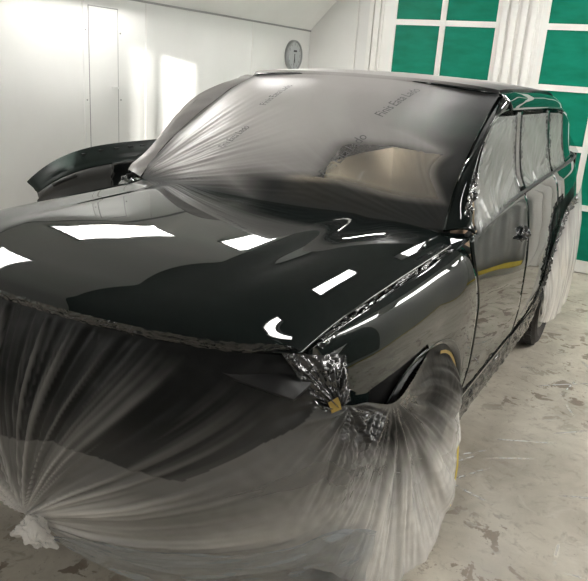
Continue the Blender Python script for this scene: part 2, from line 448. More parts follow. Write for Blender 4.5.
def text_bm(s, size):
    cu = bpy.data.curves.new('t', 'FONT'); cu.body = s; cu.size = size; cu.align_x = 'CENTER'; cu.align_y = 'CENTER'
    o = bpy.data.objects.new('t', cu); COL.objects.link(o)
    dg = bpy.context.evaluated_depsgraph_get(); me = bpy.data.meshes.new_from_object(o.evaluated_get(dg))
    bpy.data.objects.remove(o); bpy.data.curves.remove(cu)
    return me
for h in range(1, 13):
    me = text_bm(str(h), .034); a = 2 * PI * h / 12
    b2 = bmesh.new(); b2.from_mesh(me)
    for v_ in b2.verts:
        x, y = v_.co.x, v_.co.y
        v_.co = Vector((XL + .0295, 5.42 + (x + math.sin(a) * .122), 1.925 + y + math.cos(a) * .122))
    bmobj('numeral', b2, M['dark'], ck)

# ------------------------------------------------------------------ the car body: surface laws
PLAN = [(-.3, .55), (-.2, .70), (-.1, .84), (0, .89), (.2, .942), (.45, .970), (.8, .988), (1.2, .998), (2, 1.0), (3.4, .998), (3.9, .985), (4.3, .955), (4.6, .89), (4.74, .80)]
ZOFF = [(.26, -.075), (.34, -.04), (.45, -.015), (.6, 0), (.82, -.002), (.95, -.012), (1.08, -.03), (1.18, -.052), (1.24, -.085), (1.32, -.125), (1.48, -.155), (1.68, -.178)]
def sx(y, z): return sp(PLAN, y) + sp(ZOFF, z) - .05 * max(0, min(z, 1.0) - .62) * (1 - ss(.85, 1.2, y)) * ss(-.3, .1, y)
GAP = [(-.05, .875, 1.062), (.2, .87, 1.075), (.6, .872, 1.09), (1.0, .885, 1.112), (1.2, .9, 1.132)]
def gx(y): return sp([(a, b) for a, b, c in GAP], y)
def gz(y): return sp([(a, c) for a, b, c in GAP], y)
BELT = [(1.15, 1.165), (1.4, 1.185), (2.3, 1.235), (3.4, 1.265), (4.7, 1.28)]
def belt(y): return sp(BELT, y)
ARCH_F, ARCH_R, AZ, AR = .73, 3.44, .40, .455
WINTOP = 1.655

car = empty('sport_utility_vehicle', (0, 2.1, 0), 'freshly sprayed glossy black sport utility vehicle, partly masked with plastic film', 'car')

def seam_f(z): return 1.20 + .10 * ss(1.15, .85, z) - .06 * ss(.7, .4, z)     # fender / front door
def seam_m(z): return 2.27                                                       # front / rear door
def seam_r(z):                                                                   # rear door / quarter
    return 3.20 - .32 * ss(.95, .5, z)

def arch_low(y, yc, z0):
    d = abs(y - yc)
    if d < AR: return max(z0, AZ + AR * .97 * (1 - (d / AR) ** 2.6) ** (1 / 2.6))
    return z0

def side_panel(name, y0f, y1f, zlo, zhi, nu, nv, s, m=None, parent=car, thick=.012, lip=None):
    def f(u, v):
        # y first with mean z, then exact
        z = None
        ym = y0f(.8) + (y1f(.8) - y0f(.8)) * u
        a, b = zlo(ym), zhi(ym)
        z = a + (b - a) * v
        y = y0f(z) + (y1f(z) - y0f(z)) * u
        a, b = zlo(y), zhi(y); z = a + (b - a) * v
        y = y0f(z) + (y1f(z) - y0f(z)) * u
        return (s * sx(y, z), y, z)
    return grid(name, f, nu, nv, m or M['paint'], parent, flip=(s > 0) is False, thick=thick)

SILL = .40
for s in (1, -1):
    # front fender: side plus the roll up to the hood gap
    def ff(u, v, s=s):
        y = -.02 + (seam_f(.9) - .012 + .02) * u
        zt, xt = gz(y), gx(y)
        zs_ = zt - .21
        lo = arch_low(y, ARCH_F, .42 if y > ARCH_F else .88)
        if y < ARCH_F - AR: lo = .80 - .08 * ss(-.02, .3, y)
        lo = min(lo, zs_ - .02) if y > .0 else lo
        yy = y
        if v < .6:
            z = lo + (zs_ - lo) * (v / .6); x = sx(y, z)
            if u > .7:
                k = ss(.7, 1, u); yy = y + (seam_f(z) - seam_f(.9)) * k
                x = sx(yy, z)
        else:
            a = (v - .6) / .4 * PI / 2
            x0 = sx(y, zs_)
            z = zs_ + (zt - zs_) * math.sin(a); x = xt + (x0 - xt) * max(0, math.cos(a)) ** .95
            if u > .7: yy = y + (seam_f(z) - seam_f(.9)) * ss(.7, 1, u)
        return (s * x, yy, z)
    grid('front_fender', ff, 70, 50, M['paint'], car, flip=s < 0, thick=.010)
    side_panel('front_door', lambda z: seam_f(z) - .004 + .006, lambda z: seam_m(z) - .006, lambda y: SILL, belt, 40, 36, s)
    side_panel('rear_door', lambda z: seam_m(z) + .004, lambda z: seam_r(z) - .006, lambda y: SILL, belt, 34, 36, s)
    side_panel('quarter_panel', lambda z: seam_r(z) + .004, lambda z: 4.72, lambda y: arch_low(y, ARCH_R, .45), belt, 70, 40, s)
    # wheel arch lips
    for yc in (ARCH_F, ARCH_R):
        def lipf(u, v, yc=yc, s=s):
            a = PI * (.02 + .96 * u)
            r = AR + .004 - .035 * (1 - math.cos(v * PI)) / 2
            cc = math.copysign(abs(math.cos(a)) ** (2 / 2.6), math.cos(a)); sn = abs(math.sin(a)) ** (2 / 2.6)
            y = yc - r * cc; z = AZ + r * .97 * sn
            x = sx(yc - AR * cc, AZ + AR * .97 * sn) + .012 * math.sin(v * PI) - .03 * v
            return (s * x, y, z)
        grid('wheel_arch_lip', lipf, 60, 8, M['paint'], car, flip=s > 0, thick=.006)
        def liner(u, v, yc=yc, s=s):
            a = PI * (-.05 + 1.1 * u)
            r = AR - .03
            x = .97 - .30 * v
            cc = math.copysign(abs(math.cos(a)) ** (2 / 2.6), math.cos(a)); sn = math.copysign(abs(math.sin(a)) ** (2 / 2.6), math.sin(a))
            return (s * x, yc - r * cc, AZ + r * sn)
        grid('wheel_liner', liner, 40, 4, M['black'], car, thick=.004)
    # sill
    def sill(u, v, s=s):
        y = 1.17 + (2.93 - 1.17) * u
        z = .24 + .155 * v
        return (s * (sp(PLAN, y) - .015 + sp([(.24, -.11), (.27, -.05), (.33, -.028), (.395, -.035)], z)), y, z)
    grid('rocker_panel', sill, 30, 10, M['black'], car, flip=s < 0, thick=.01)

# hood
HC = [(-.22, 1.045), (-.17, 1.085), (-.05, 1.125), (.2, 1.165), (.6, 1.187), (1.0, 1.20), (1.3, 1.207)]
def yfront(x): return -.215 + .20 * abs(x) ** 2.2
def yrear(x): return 1.06 + .19 * abs(x) ** 2.4
def hood_z(x, y):
    a = abs(x)
    yy = y - (yfront(x) + .215) * (1 - ss(0, .5, y - yfront(x)))    # front roll follows the curved lip
    zc = sp(HC, yy)
    g = gx(y); ze = gz(y) + .012
    t = min(1, a / g)
    edge = t ** 9 * .75 + .25 * ss(.70, 1.0, t)
    dome = .013 * (ss(.62, .50, t)) * ss(-.05, .35, y)
    return zc - (zc - ze) * edge + dome
def hoodf(u, v):
    t = u * 2 - 1
    t = math.copysign(1 - (1 - abs(t)) ** 1.25, t)
    y0 = yfront(t * .875); y1 = yrear(t * .9)
    y = y0 + (y1 - y0) * (v ** 1.3)
    x = t * (gx(y) - .006)
    return (x, y, hood_z(x, y))
grid('hood', hoodf, 110, 90, M['paint'], car, thick=.012)

# inner black structure below the gaps
def innerf(u, v):
    t = u * 2 - 1
    y = -.15 + 1.5 * v; x = t * (gx(y) + .03)
    return (x, y, hood_z(x * .9, y) - .05 - .03 * abs(t) ** 4)
grid('engine_bay_tray', innerf, 20, 20, M['gasket'], car, thick=.01)

# greenhouse -----------------------------------------------------------------
WS_E = [(.82, 1.22, 1.175), (.805, 1.31, 1.265), (.79, 1.44, 1.37), (.775, 1.65, 1.495), (.76, 1.90, 1.62), (.74, 2.14, 1.712)]
WS_C = [(0, 1.02, 1.205), (0, 1.12, 1.305), (0, 1.26, 1.42), (0, 1.47, 1.552), (0, 1.71, 1.672), (0, 1.97, 1.752)]
def wsf(u, v, off=0.0):
    t = u * 2 - 1; k = abs(t) ** 2.2
    e, c = cr(WS_E, v), cr(WS_C, v)
    p = Vector((e[0] * t, c[1] + (e[1] - c[1]) * k, c[2] + (e[2] - c[2]) * k))
    if off: p += Vector((t * .4, -.65, .75)).normalized() * off
    return tuple(p)
grid('windshield', lambda u, v: wsf(u, v, -.004), 40, 30, M['wglass'], car)
grid('windshield_seal', lambda u, v: wsf(u, v * .03 - .012, .001), 40, 2, M['gasket'], car)

# roof: cross-section from side glass top to centre
RS = [(.838, WINTOP), (.815, 1.695), (.785, 1.722), (.74, 1.742), (.62, 1.762), (.4, 1.778), (0, 1.786)]
def rooffall(y): return sp([(2.0, -.022), (2.4, 0)], y)
def rearfall(y): return sp([(3.1, 0), (3.5, -.010), (3.8, -.035), (4.1, -.085), (4.3, -.145), (4.45, -.22)], y)
def wintop(y): return WINTOP + rearfall(y)
def rooffront(s): return 1.97 + .17 * s ** 2.2
def roofp(y, q):
    """q 0..1 along RS (side to centre)"""
    x, z = cr(RS, q)
    w = 1 - .06 * ss(3.4, 4.3, y)
    f = rooffall(y)
    return x * w, z + f * (1 if q > .3 else q / .3) + rearfall(y)
def rooff(u, v):
    t = u * 2 - 1
    q = 1 - abs(t) * (1 - .48)
    y0 = rooffront(abs(t)); y = y0 + (4.44 - .08 * t * t - y0) * v
    x, z = roofp(y, q)
    return (math.copysign(x, t), y, z)
grid('roof', rooff, 60, 60, M['paint'], car, thick=.01)
for s in (1, -1):
    def rail(u, v, s=s):
        y0 = 2.14 - .10 * (1 - v); y = y0 + (4.37 - y0) * u
        x, z = roofp(y, v * .49)
        return (s * x, y, z)
    grid('roof_rail', rail, 50, 14, M['paint'], car, flip=s < 0, thick=.01)

# side window outline: front edge follows the pillar
WF = [(1.26, 1.215), (1.34, 1.27), (1.44, 1.37), (1.56, 1.50), (1.70, 1.585), (1.88, 1.635), (2.06, WINTOP)]   # (y, z)
def wf_y(z): return sp([(b, a) for a, b in WF], z)
for s in (1, -1):
    # front pillar: strip from windshield edge to the side window edge
    def pill(u, v, s=s):
        e = cr(WS_E, v)
        zt = [1.175, 1.27, 1.37, 1.49, 1.575, 1.63, WINTOP + .005]
        z = cr([(q,) for q in zt], v)[0]
        y = wf_y(z) + .006
        o = (sx(y, z) - .002, y, z)
        k = u
        b = .020 * math.sin(k * PI)
        return (s * (e[0] + (o[0] - e[0]) * k + b), e[1] + (o[1] - e[1]) * k - b * .5, e[2] + (o[2] - e[2]) * k + b * .9)
    grid('front_pillar', pill, 14, 50, M['paint'], car, flip=s < 0, thick=.008)
    # cowl corner between hood, fender and pillar
    def cow(u, v, s=s):
        A, B = Vector((.80, 1.22, 1.165)), Vector((sx(1.25, 1.17) - .002, 1.25, 1.178))
        A2, B2 = Vector((.86, 1.06, 1.125)), Vector((.915, 1.12, 1.128))
        p = A.lerp(B, u).lerp(A2.lerp(B2, u), v)
        return (s * p.x, p.y, p.z)
    grid('cowl_corner', cow, 10, 8, M['paint'], car, flip=s > 0, thick=.006)
    # glass panes and pillars
    def pane(name, ya, yb, m, off, nu=16, nv=12, s=s, z0=0, z1=0, thick=0):
        def f(u, v):
            yb_ = yb; zb = belt((ya(1.3) + yb(1.3)) / 2)
            z = None
            y = ya(1.45) + (yb(1.45) - ya(1.45)) * u
            a = belt(y) + .004 + z0; b = wintop(y) + z1
            z = a + (b - a) * v
            y = ya(z) + (yb(z) - ya(z)) * u
            a = belt(y) + .004 + z0; b = wintop(y) + z1; z = a + (b - a) * v
            y = ya(z) + (yb(z) - ya(z)) * u
            return (s * (sx(y, z) + off), y, z)
        return grid(name, f, nu, nv, m, car, flip=s < 0, thick=thick)
    B0 = lambda z: 2.21 + .04 * (z - 1.2); B1 = lambda z: 2.36 + .02 * (z - 1.2)
    C0 = lambda z: 3.14 - .12 * (z - 1.2); C1 = lambda z: 3.24 - .14 * (z - 1.2)
    D0 = lambda z: 3.78 - .30 * (z - 1.2)
    pane('side_window', lambda z: wf_y(max(z, 1.2)) + .005, B0, M['wglass'], -.010)
    pane('side_window', B1, C0, M['wglass'], -.010)
    pane('side_window', C1, D0, M['wglass'], -.010)
    pane('center_pillar', B0, B1, M['paint'], -.002, 4, 12, thick=.02)
    pane('rear_door_pillar', C0, C1, M['paint'], -.002, 4, 12, thick=.02)
    pane('rear_pillar', D0, lambda z: 4.66 - .72 * (z - 1.2), M['paint'], .0, 10, 16, thick=.01)
    # belt moulding
    bm = bmesh.new()
    tube(bm, [(s * (sx(1.25 + 3.4 * k / 30, 1.22) - .004), 1.22 + 3.4 * k / 30, belt(1.22 + 3.4 * k / 30) + .004) for k in range(31)], .010, 8)
    bmobj('belt_moulding', bm, M['gasket'], car, True)

# tailgate, rear glass, rear bumper
def tg(u, v):
    t = u * 2 - 1; z = .55 + .73 * v
    return (t * (.86 - .02 * v), 4.78 - .12 * abs(t) ** 4 - .03 * v, z)
grid('tailgate', tg, 20, 12, M['paint'], car, thick=.01)
def rg(u, v):
    t = u * 2 - 1; z = 1.285 + .28 * v
    return (t * (.86 - .14 * v), 4.72 - .30 * v - .10 * abs(t) ** 3, z)
grid('rear_window', rg, 20, 8, M['glass'], car)
def rb(u, v):
    t = u * 2 - 1; z = .34 + .30 * v
    return (t * .93, 4.90 - .26 * abs(t) ** 4 - .03 * (v - .5) ** 2, z)
grid('rear_bumper', rb, 24, 6, M['black'], car, thick=.02)
def spoil(u, v):
    t = u * 2 - 1
    return (t * .70, 4.33 + .14 * v - .08 * t * t, 1.615 - .075 * v - .02 * t * t)
grid('rear_spoiler', spoil, 20, 4, M['paint'], car, thick=.025)

# front fascia under the film: bumper, grille with bars, headlights
def fascia_pt(t, z):
    a = abs(t)
    y = -.185 + .33 * a ** 3 + sp([(.28, .06), (.4, .0), (.6, -.03), (.75, -.01), (1.05, .03)], z)
    return (t * .89, y, z)
grid('front_bumper', lambda u, v: fascia_pt(u * 2 - 1, .29 + .45 * v), 40, 16, M['black'], car, flip=True, thick=.02)
gr = grid('grille', lambda u, v: tuple(Vector(fascia_pt((u * 2 - 1) * .62, .76 + .24 * v)) + Vector((0, .07, 0))), 24, 6, M['gasket'], car, flip=True, thick=.01)
for k in range(4):
    bm = bmesh.new(); z = .80 + .055 * k
    tube(bm, [tuple(Vector(fascia_pt(t / 10 * .60, z)) + Vector((0, .055, 0))) for t in range(-10, 11)], .011, 6)
    o = bmobj('grille_bar', bm, M['black'], None, True); o.parent = gr
    o.matrix_parent_inverse = gr.matrix_world.inverted(); o.location = (0, 0, 0)
    o.matrix_parent_inverse = Matrix.Identity(4) if False else Matrix.Translation(Vector((0, 0, 0)))
M['lens'] = simple('headlight_lens', (.05, .055, .055), .06, 0, 1, 1, coat_r=.02)
for s in (1, -1):
    def hl(u, v, s=s):
        p = cr([(.60, -.09, 1.0), (.74, -.045, 1.0), (.84, .035, 1.0), (.885, .10, 1.0)], u)
        top = 1.035 - .01 * u; bot = .86 + .03 * u + .05 * (1 - u) - .02 * math.sin(u * PI)
        z = bot + (top - bot) * v
        return (s * (p[0] + .02 * math.sin(v * PI)), p[1] - .02 * math.sin(v * PI), z)
    grid('headlight', hl, 20, 10, M['lens'], car, flip=s > 0, thick=.01)
box('underbody', -.70, .70, .30, 4.25, .24, .42, M['gasket'], car, .03)
box('engine_block', -.55, .55, .0, 1.05, .42, 1.02, M['gasket'], car, .05)
box('cabin_floor', -.92, .92, 1.25, 4.2, .42, .50, M['inner'], car, .02)

# cabin
def dash(u, v):
    t = u * 2 - 1
    return (t * .76, 1.14 + .12 * t * t + .34 * v, 1.12 + .02 * math.sin(v * PI) - .09 * ss(.75, 1, v) )
grid('dashboard', dash, 20, 14, M['inner'], car, thick=.02)
box('dashboard_front', -.84, .84, 1.42, 1.48, .5, 1.12, M['inner'], car, .02)
bm = bmesh.new()
cw = Vector((.40, 1.66, .93)); ax = Vector((0, -.9, .45)).normalized(); sa = Vector((1, 0, 0)); sb = ax.cross(sa)
tube(bm, [tuple(cw + sa * .18 * math.cos(a * PI / 16) + sb * .18 * math.sin(a * PI / 16)) for a in range(33)], .014, 8, False)
tube(bm, [tuple(cw - sa * .17), tuple(cw + sa * .17)], .016, 6); tube(bm, [tuple(cw), tuple(cw - sb * .17 * -1)], .014, 6)
bmobj('steering_wheel', bm, M['inner'], car, True)

def cushion(bm, c, sz, rot=0, r=.5, n=12):
    """rounded block (superellipsoid)"""
    vs = []
    def sg(a, e): return math.copysign(abs(a) ** e, a)
    R = Matrix.Rotation(rot, 3, 'X')
    rows = []
    for j in range(n + 1):
        ph = -PI / 2 + PI * j / n; row = []
        for i in range(2 * n):
            th = 2 * PI * i / (2 * n)
            p = Vector((sg(math.cos(ph), r) * sg(math.cos(th), r) * sz[0], sg(math.cos(ph), r) * sg(math.sin(th), r) * sz[1], sg(math.sin(ph), r) * sz[2]))
            row.append(bm.verts.new(Vector(c) + R @ p))
        rows.append(row)
    for j in range(n):
        for i in range(2 * n):
            bm.faces.new((rows[j][i], rows[j][(i + 1) % (2 * n)], rows[j + 1][(i + 1) % (2 * n)], rows[j + 1][i]))
for xs in (-.36, .36):
    st = empty('front_seat', (xs, 2.1, .5)); keep(st, car); st.location = (xs, 2.1, .5)
    bm = bmesh.new(); cushion(bm, (xs, 2.0, .72), (.25, .27, .10), 0, .4)
    bmobj('seat_cushion', bm, M['beige'], st, True)
    bm = bmesh.new(); cushion(bm, (xs, 2.30, .90), (.25, .075, .24), -.22, .4)
    bmobj('backrest', bm, M['beige'], st, True)
bm = bmesh.new(); cushion(bm, (0, 3.15, .92), (.72, .08, .26), -.2, .35); cushion(bm, (0, 2.9, .72), (.72, .25, .1), 0, .35)
bmobj('rear_bench', bm, M['beige'], car, True)
# headliner
grid('headliner', lambda u, v: ((u * 2 - 1) * .72, 2.1 + 2.0 * v, 1.725 - .04 * (u * 2 - 1) ** 2 - .05 * ss(.7, 1, v)), 12, 8, M['inner'], car, thick=.01)
M['paper'] = simple('beige_masking_paper', (.74, .60, .46), .7, var=.08, vscale=7, bump=.15, bscale=20)
def paper(u, v):
    def lin(P, t):
        i = min(len(P) - 2, int(t * (len(P) - 1))); k = t * (len(P) - 1) - i
        return tuple(a + (b - a) * k for a, b in zip(P[i], P[i + 1]))
    top = lin([(-.30, 2.35, 1.20), (-.15, 2.22, 1.285), (.02, 2.12, 1.345), (.235, 2.06, 1.405), (.42, 2.20, 1.385), (.60, 2.30, 1.35)], u)
    bot = lin([(-.28, 2.28, .80), (-.2, 2.16, .80), (.02, 2.2, .80), (.31, 1.96, .80), (.40, 2.12, .80), (.52, 2.26, .80)], u)
    return tuple(Vector(top).lerp(Vector(bot), v) + Vector((0, .006 * nz(u * 6, v * 5, 2), 0)))
tag(grid('masking_paper', paper, 40, 8, M['paper'], None, thick=.002, smooth=False), 'beige folded masking paper over the seats behind the windshield', 'paper')

box('overhead_console', -.12, .42, 1.99, 2.13, 1.690, 1.725, M['inner'], car, .004)  # added box that hides the cabin light from the camera
box('console_lip', -.13, .43, 1.975, 1.995, 1.655, 1.73, M['inner'], car, .003)  # added front lip, keeps the cabin light out of view
M['dome'] = emit('dome_lamp', (1, .94, .86), 75)
box('dome_lamp', -.02, .34, 2.02, 2.10, 1.687, 1.691, M['dome'], car)  # made-up light inside the car, brightens the masking paper
# wheels
def wheel(xc, yc, s):
    w = empty('wheel', (xc, yc, .37)); keep(w, car); w.location = (xc, yc, .37)
    w.matrix_parent_inverse = Matrix.Translation(car.location).inverted()
    bm = bmesh.new()
    lathe(bm, [(.235, -.10), (.30, -.125), (.345, -.12), (.364, -.10), (.37, -.06), (.37, .06), (.364, .10), (.345, .12), (.30, .125), (.235, .10), (.235, -.10)], (xc, yc, .37), 'x', 64, s)
    # tread blocks
    for k in range(64):
        for h0, h1, off in ((-.10, -.06, 0), (-.05, -.005, .5), (.005, .05, 0), (.06, .10, .5)):
            a0 = 2 * PI * (k + off) / 64; a1 = a0 + 2 * PI / 64 * .72
            r0, r1 = .366, .3745
            q = []
            for r in (r0, r1):
                for a in (a0, a1):
                    for h in (h0, h1): q.append(bm.verts.new((xc + s * h, yc + r * math.cos(a), .37 + r * math.sin(a))))
            for f in ((0, 1, 3, 2), (4, 6, 7, 5), (0, 4, 5, 1), (2, 3, 7, 6), (0, 2, 6, 4), (1, 5, 7, 3)): bm.faces.new([q[i] for i in f])
    tr_ = bmobj('tire', bm, M['rubber'], w, False)
    bm = bmesh.new()
    lathe(bm, [(.238, -.09), (.225, -.05), (.22, .06), (.238, .095), (.245, .10), (.236, .112), (.222, .10), (.21, .06), (.205, -.05)], (xc, yc, .37), 'x', 48, s)
    lathe(bm, [(.001, .085), (.05, .085), (.07, .075), (.075, .04)], (xc, yc, .37), 'x', 32, s)
    for k in range(6):
        a = 2 * PI * k / 6 + .2
        for da in (-.11, .11):
            p0 = Vector((xc + s * .07, yc + .05 * math.cos(a), .37 + .05 * math.sin(a)))
            p1 = Vector((xc + s * .085, yc + .22 * math.cos(a + da), .37 + .22 * math.sin(a + da)))
            tube(bm, [tuple(p0), tuple((p0 + p1) / 2), tuple(p1)], [.022, .018, .016], 8)
    bmobj('rim', bm, M['steel'], w, True)
    bm = bmesh.new(); lathe(bm, [(.02, -.04), (.16, -.04), (.16, -.02), (.02, -.02), (.02, -.04)], (xc, yc, .37), 'x', 32, s)
    bmobj('brake_disc', bm, M['steel'], w, True)
for s in (1, -1):
    wheel(s * .865, ARCH_F, s); wheel(s * .865, ARCH_R, s)

# ------------------------------------------------------------------ masking films
def filmtop(u, v):
    """u across, v 0 base of windshield .. .6 roof edge .. 1 back of the roof"""
    t = u * 2 - 1
    if v < .6:
        p = Vector(wsf(u, max(0, v / .6 * 1.0 + .0), .0))
        e = cr(WS_E, v / .6)
    else:
        k = (v - .6) / .4
        q = 1 - abs(t) * (1 - .50)
        y0 = rooffront(abs(t)); y = y0 + (4.1 - y0) * k
        x, z = roofp(y, q); p = Vector((math.copysign(x, t), y, z))
    # loose stretched wrinkles radiating from the lower corners
    n = Vector((t * .3, -.6, .78)) if v < .6 else Vector((0, 0, 1))
    n.normalize()
    w = 0
    fade = ss(0, .05, v) * ss(1, .95, v)
    # far lower corner fan
    dx, dv = u, v / .6
    for (cx, cv, fr, am) in ((-.02, -.05, 30, .012), (1.03, -.05, 20, .003)):
        dd = math.hypot((u - cx) * 1.2, dv - cv); an = math.atan2(dv - cv, (u - cx) * 1.2)
        w += am * nz(an * fr, dd * 1.4, 3 + cx) * ss(.95, .1, dd) * 1.0
    w += .0025 * nz(u * 20 + 3 * nz(v * 3, u * 2, 5), v * 3, 9) * ss(.55, .2, dv) 
    # sag just below the roof edge
    w -= .004 * nz(u * 3, v * 8, 2)
    base = .006 + .008 * ss(0, .08, v)
    return tuple(p + n * (base + w * fade))
def spray_top(u, v, p):
    dv = v / .6
    e = ss(.20, .0, dv + .04 * nz(u * 7, 1, 1)) * .97
    r = ss(.62 + .30 * ss(.62, .50, dv), .985, u + .05 * nz(v * 6, 4, 1)) * .97
    l = ss(.10, .0, u) * .8
    low = ss(.28, .16, dv - .02 * (u - .5) + .03 * nz(u * 5, v * 9, 2)) * ss(.30, .55, u) * .97
    dark = .35 * ss(.45, .95, u) * ss(1.3, .5, dv)
    return min(.97, max(e, r, l, low, dark + .04 * nz(u * 9, v * 9, 3)))
def dens_top(u, v, p):
    dv = v / .6
    s = 0
    for (cx, cv, fr) in ((-.02, -.05, 30), (1.03, -.05, 26)):
        dd = math.hypot((u - cx) * 1.2, dv - cv); an = math.atan2(dv - cv, (u - cx) * 1.2)
        s += max(0, nz(an * fr * 2, dd * 1.4, 3 + cx)) * ss(.9, .1, dd)
    open_ = ss(.54, .475, dv + .25 * max(0, .80 - u)) * ss(.62, .70, u)
    return max(-.6, .06 + .4 * s - .52 * open_ - .12 * ss(.5, .3, dv))
ft = FT = grid('windshield_film', filmtop, 260, 220, M['film_top'], None, attrs={'spray': spray_top, 'dens': dens_top})
tag(FT, 'grey wrinkled masking film stretched over the windshield and roof', 'plastic film')
ft = FT

def far_edge(u, v):
    e = Vector(cr(WS_E, v)); z = cr([(q,) for q in (1.175, 1.27, 1.37, 1.49, 1.575, 1.63, WINTOP + .005)], v)[0]
    y = wf_y(z) + .006; o = Vector((sx(y, z) - .002, y, z)); b = .020 * math.sin(u * PI)
    n_ = Vector((.45, -.45, .75)) * (.014 + .006 * nz(v * 9 + u * 4, u * 2, 8))
    q = e.lerp(o, u) + Vector((b, -b * .5, b * .9)) + n_
    return (-q.x, q.y, q.z)
grid('film_edge', far_edge, 16, 60, M['film_top'], ft, attrs={'spray': lambda u, v, p: .15 + .75 * ss(.45, 1, u) * (.7 + .6 * nz(v * 9, 2, 2)), 'dens': lambda u, v, p: .35 * max(0, nz(v * 14 + u * 5, u, 4))})
# lettering printed on the film, repeated diagonally
def print_on_film(me, width, ua, va, ub, vb, size):
    w = width
    bm = bmesh.new(); bm.from_mesh(me)
    bmesh.ops.subdivide_edges(bm, edges=bm.edges[:], cuts=1)
    A = Vector((ua, va)); B = Vector((ub, vb)); D = B - A
    # metric of the sheet at the middle
    c = (A + B) / 2; h = .004
    P = lambda u, v: Vector(filmtop(u, v))
    du = (P(c.x + h, c.y) - P(c.x - h, c.y)) / (2 * h); dv = (P(c.x, c.y + h) - P(c.x, c.y - h)) / (2 * h)
    L = (P(ub, vb) - P(ua, va)); Lh = L.normalized()
    nrm = du.cross(dv).normalized()
    if nrm.z < 0: nrm = -nrm
    up = nrm.cross(Lh)
    # express up in (u, v)
    a11, a12, a22 = du.dot(du), du.dot(dv), dv.dot(dv); b1, b2 = up.dot(du), up.dot(dv)
    det = a11 * a22 - a12 * a12; U = Vector(((b1 * a22 - b2 * a12) / det, (a11 * b2 - a12 * b1) / det))
    for v_ in bm.verts:
        k = v_.co.x / w + .5; hgt = v_.co.y * size
        q = A + D * k + U * hgt
        v_.co = P(q.x, q.y) + nrm * .005
    return bmobj('printed_word', bm, M['print'], ft)
M['print'] = simple('faded_print', (.13, .13, .13), .7)
for a in ((.719, .394, .765, .545), (.669, .150, .719, .319), (.312, .388, .331, .494), (.300, .200, .331, .300)):
    full = text_bm('Finis Eata Lado', 1.0); xs = [v_.co.x for v_ in full.vertices]; W0 = max(xs) - min(xs); L0 = min(xs); cx0 = (max(xs) + min(xs)) / 2
    off = L0
    for wd in ('Finis ', 'Eata ', 'Lado'):
        mm = text_bm(wd.strip(), 1.0); x_ = [v_.co.x for v_ in mm.vertices]
        for v_ in mm.vertices: v_.co.x += off - min(x_) - cx0
        off += max(x_) - min(x_) + .30
        print_on_film(mm, W0, *a, .070)

# front film ------------------------------------------------------------------
TOPP = [(-1.0, .85, .84), (-1.0, .45, .86), (-.97, .10, .95), (-.88, -.03, 1.05), (-.60, -.155, 1.05), (-.25, -.215, 1.05), (.0, -.225, 1.05), (.25, -.215, 1.05), (.50, -.18, 1.05), (.70, -.12, 1.05), (.86, -.05, 1.05),
        (.965, .0, .93), (.992, .14, .88), (1.008, .32, .81), (.992, .52, .80), (.975, .74, .835), (.972, .94, .80), (.975, 1.08, .70), (.985, 1.16, .52)]
MIDP = [(-1.03, .85, .55), (-1.03, .45, .60), (-1.0, .12, .65), (-.88, -.12, .68), (-.62, -.24, .70), (-.30, -.31, .72), (.0, -.325, .72), (.25, -.315, .72), (.50, -.28, .70), (.72, -.20, .68), (.88, -.09, .66),
        (.975, .02, .66), (1.01, .16, .62), (1.03, .34, .52), (1.045, .54, .46), (1.06, .74, .44), (1.06, .92, .44), (1.04, 1.06, .46), (1.0, 1.16, .49)]
BOTP = [(-1.05, .85, .2), (-1.03, .40, .28), (-.98, .10, .30), (-.84, -.10, .33), (-.58, -.20, .345), (-.25, -.27, .36), (.05, -.30, .36), (.22, -.285, .335), (.45, -.235, .315), (.64, -.15, .31), (.80, -.04, .325),
        (.90, .06, .32), (.965, .18, .22), (1.01, .34, .10), (1.05, .54, .015), (1.09, .76, .012), (1.09, .93, .10), (1.05, 1.07, .28), (1.005, 1.17, .44)]
KNOT = Vector((.055, -.305, .36))
def front_base(u, v):
    a, b, c = Vector(cr(TOPP, u)), Vector(cr(MIDP, u)), Vector(cr(BOTP, u))
    # quadratic through a, b, c
    t = v
    return a * ((1 - t) * (1 - 2 * t)) + b * (4 * t * (1 - t)) + c * (t * (2 * t - 1))
UK = 6.1 / 18
def pleat(u, v):
    """radial fan about the knot, returns (ridge height -1..1, strength)"""
    p = front_base(u, v)
    dx = (u - UK) * 18 * .27; dz = (1 - v) * .72
    r = math.hypot(dx, dz); an = math.atan2(dz + .02, dx)
    s = ss(1.25, .05, r)
    n1 = nz(an * 9, r * .5, 1.0); n2 = nz(an * 23, r * .9, 4.0); n3 = nz(an * 55, r * 1.3, 7)
    return (n1 * .9 + n2 * .7 + n3 * .35), s, r, an
def corner_fold(U, v):
    a_ = math.atan2(v + .05, (U - 12.9) * .22)
    return nz(a_ * 6, v * 1.2, 11) + .5 * nz(a_ * 15, v * 2, 13) + .3 * nz(a_ * 34, v * 3, 14)
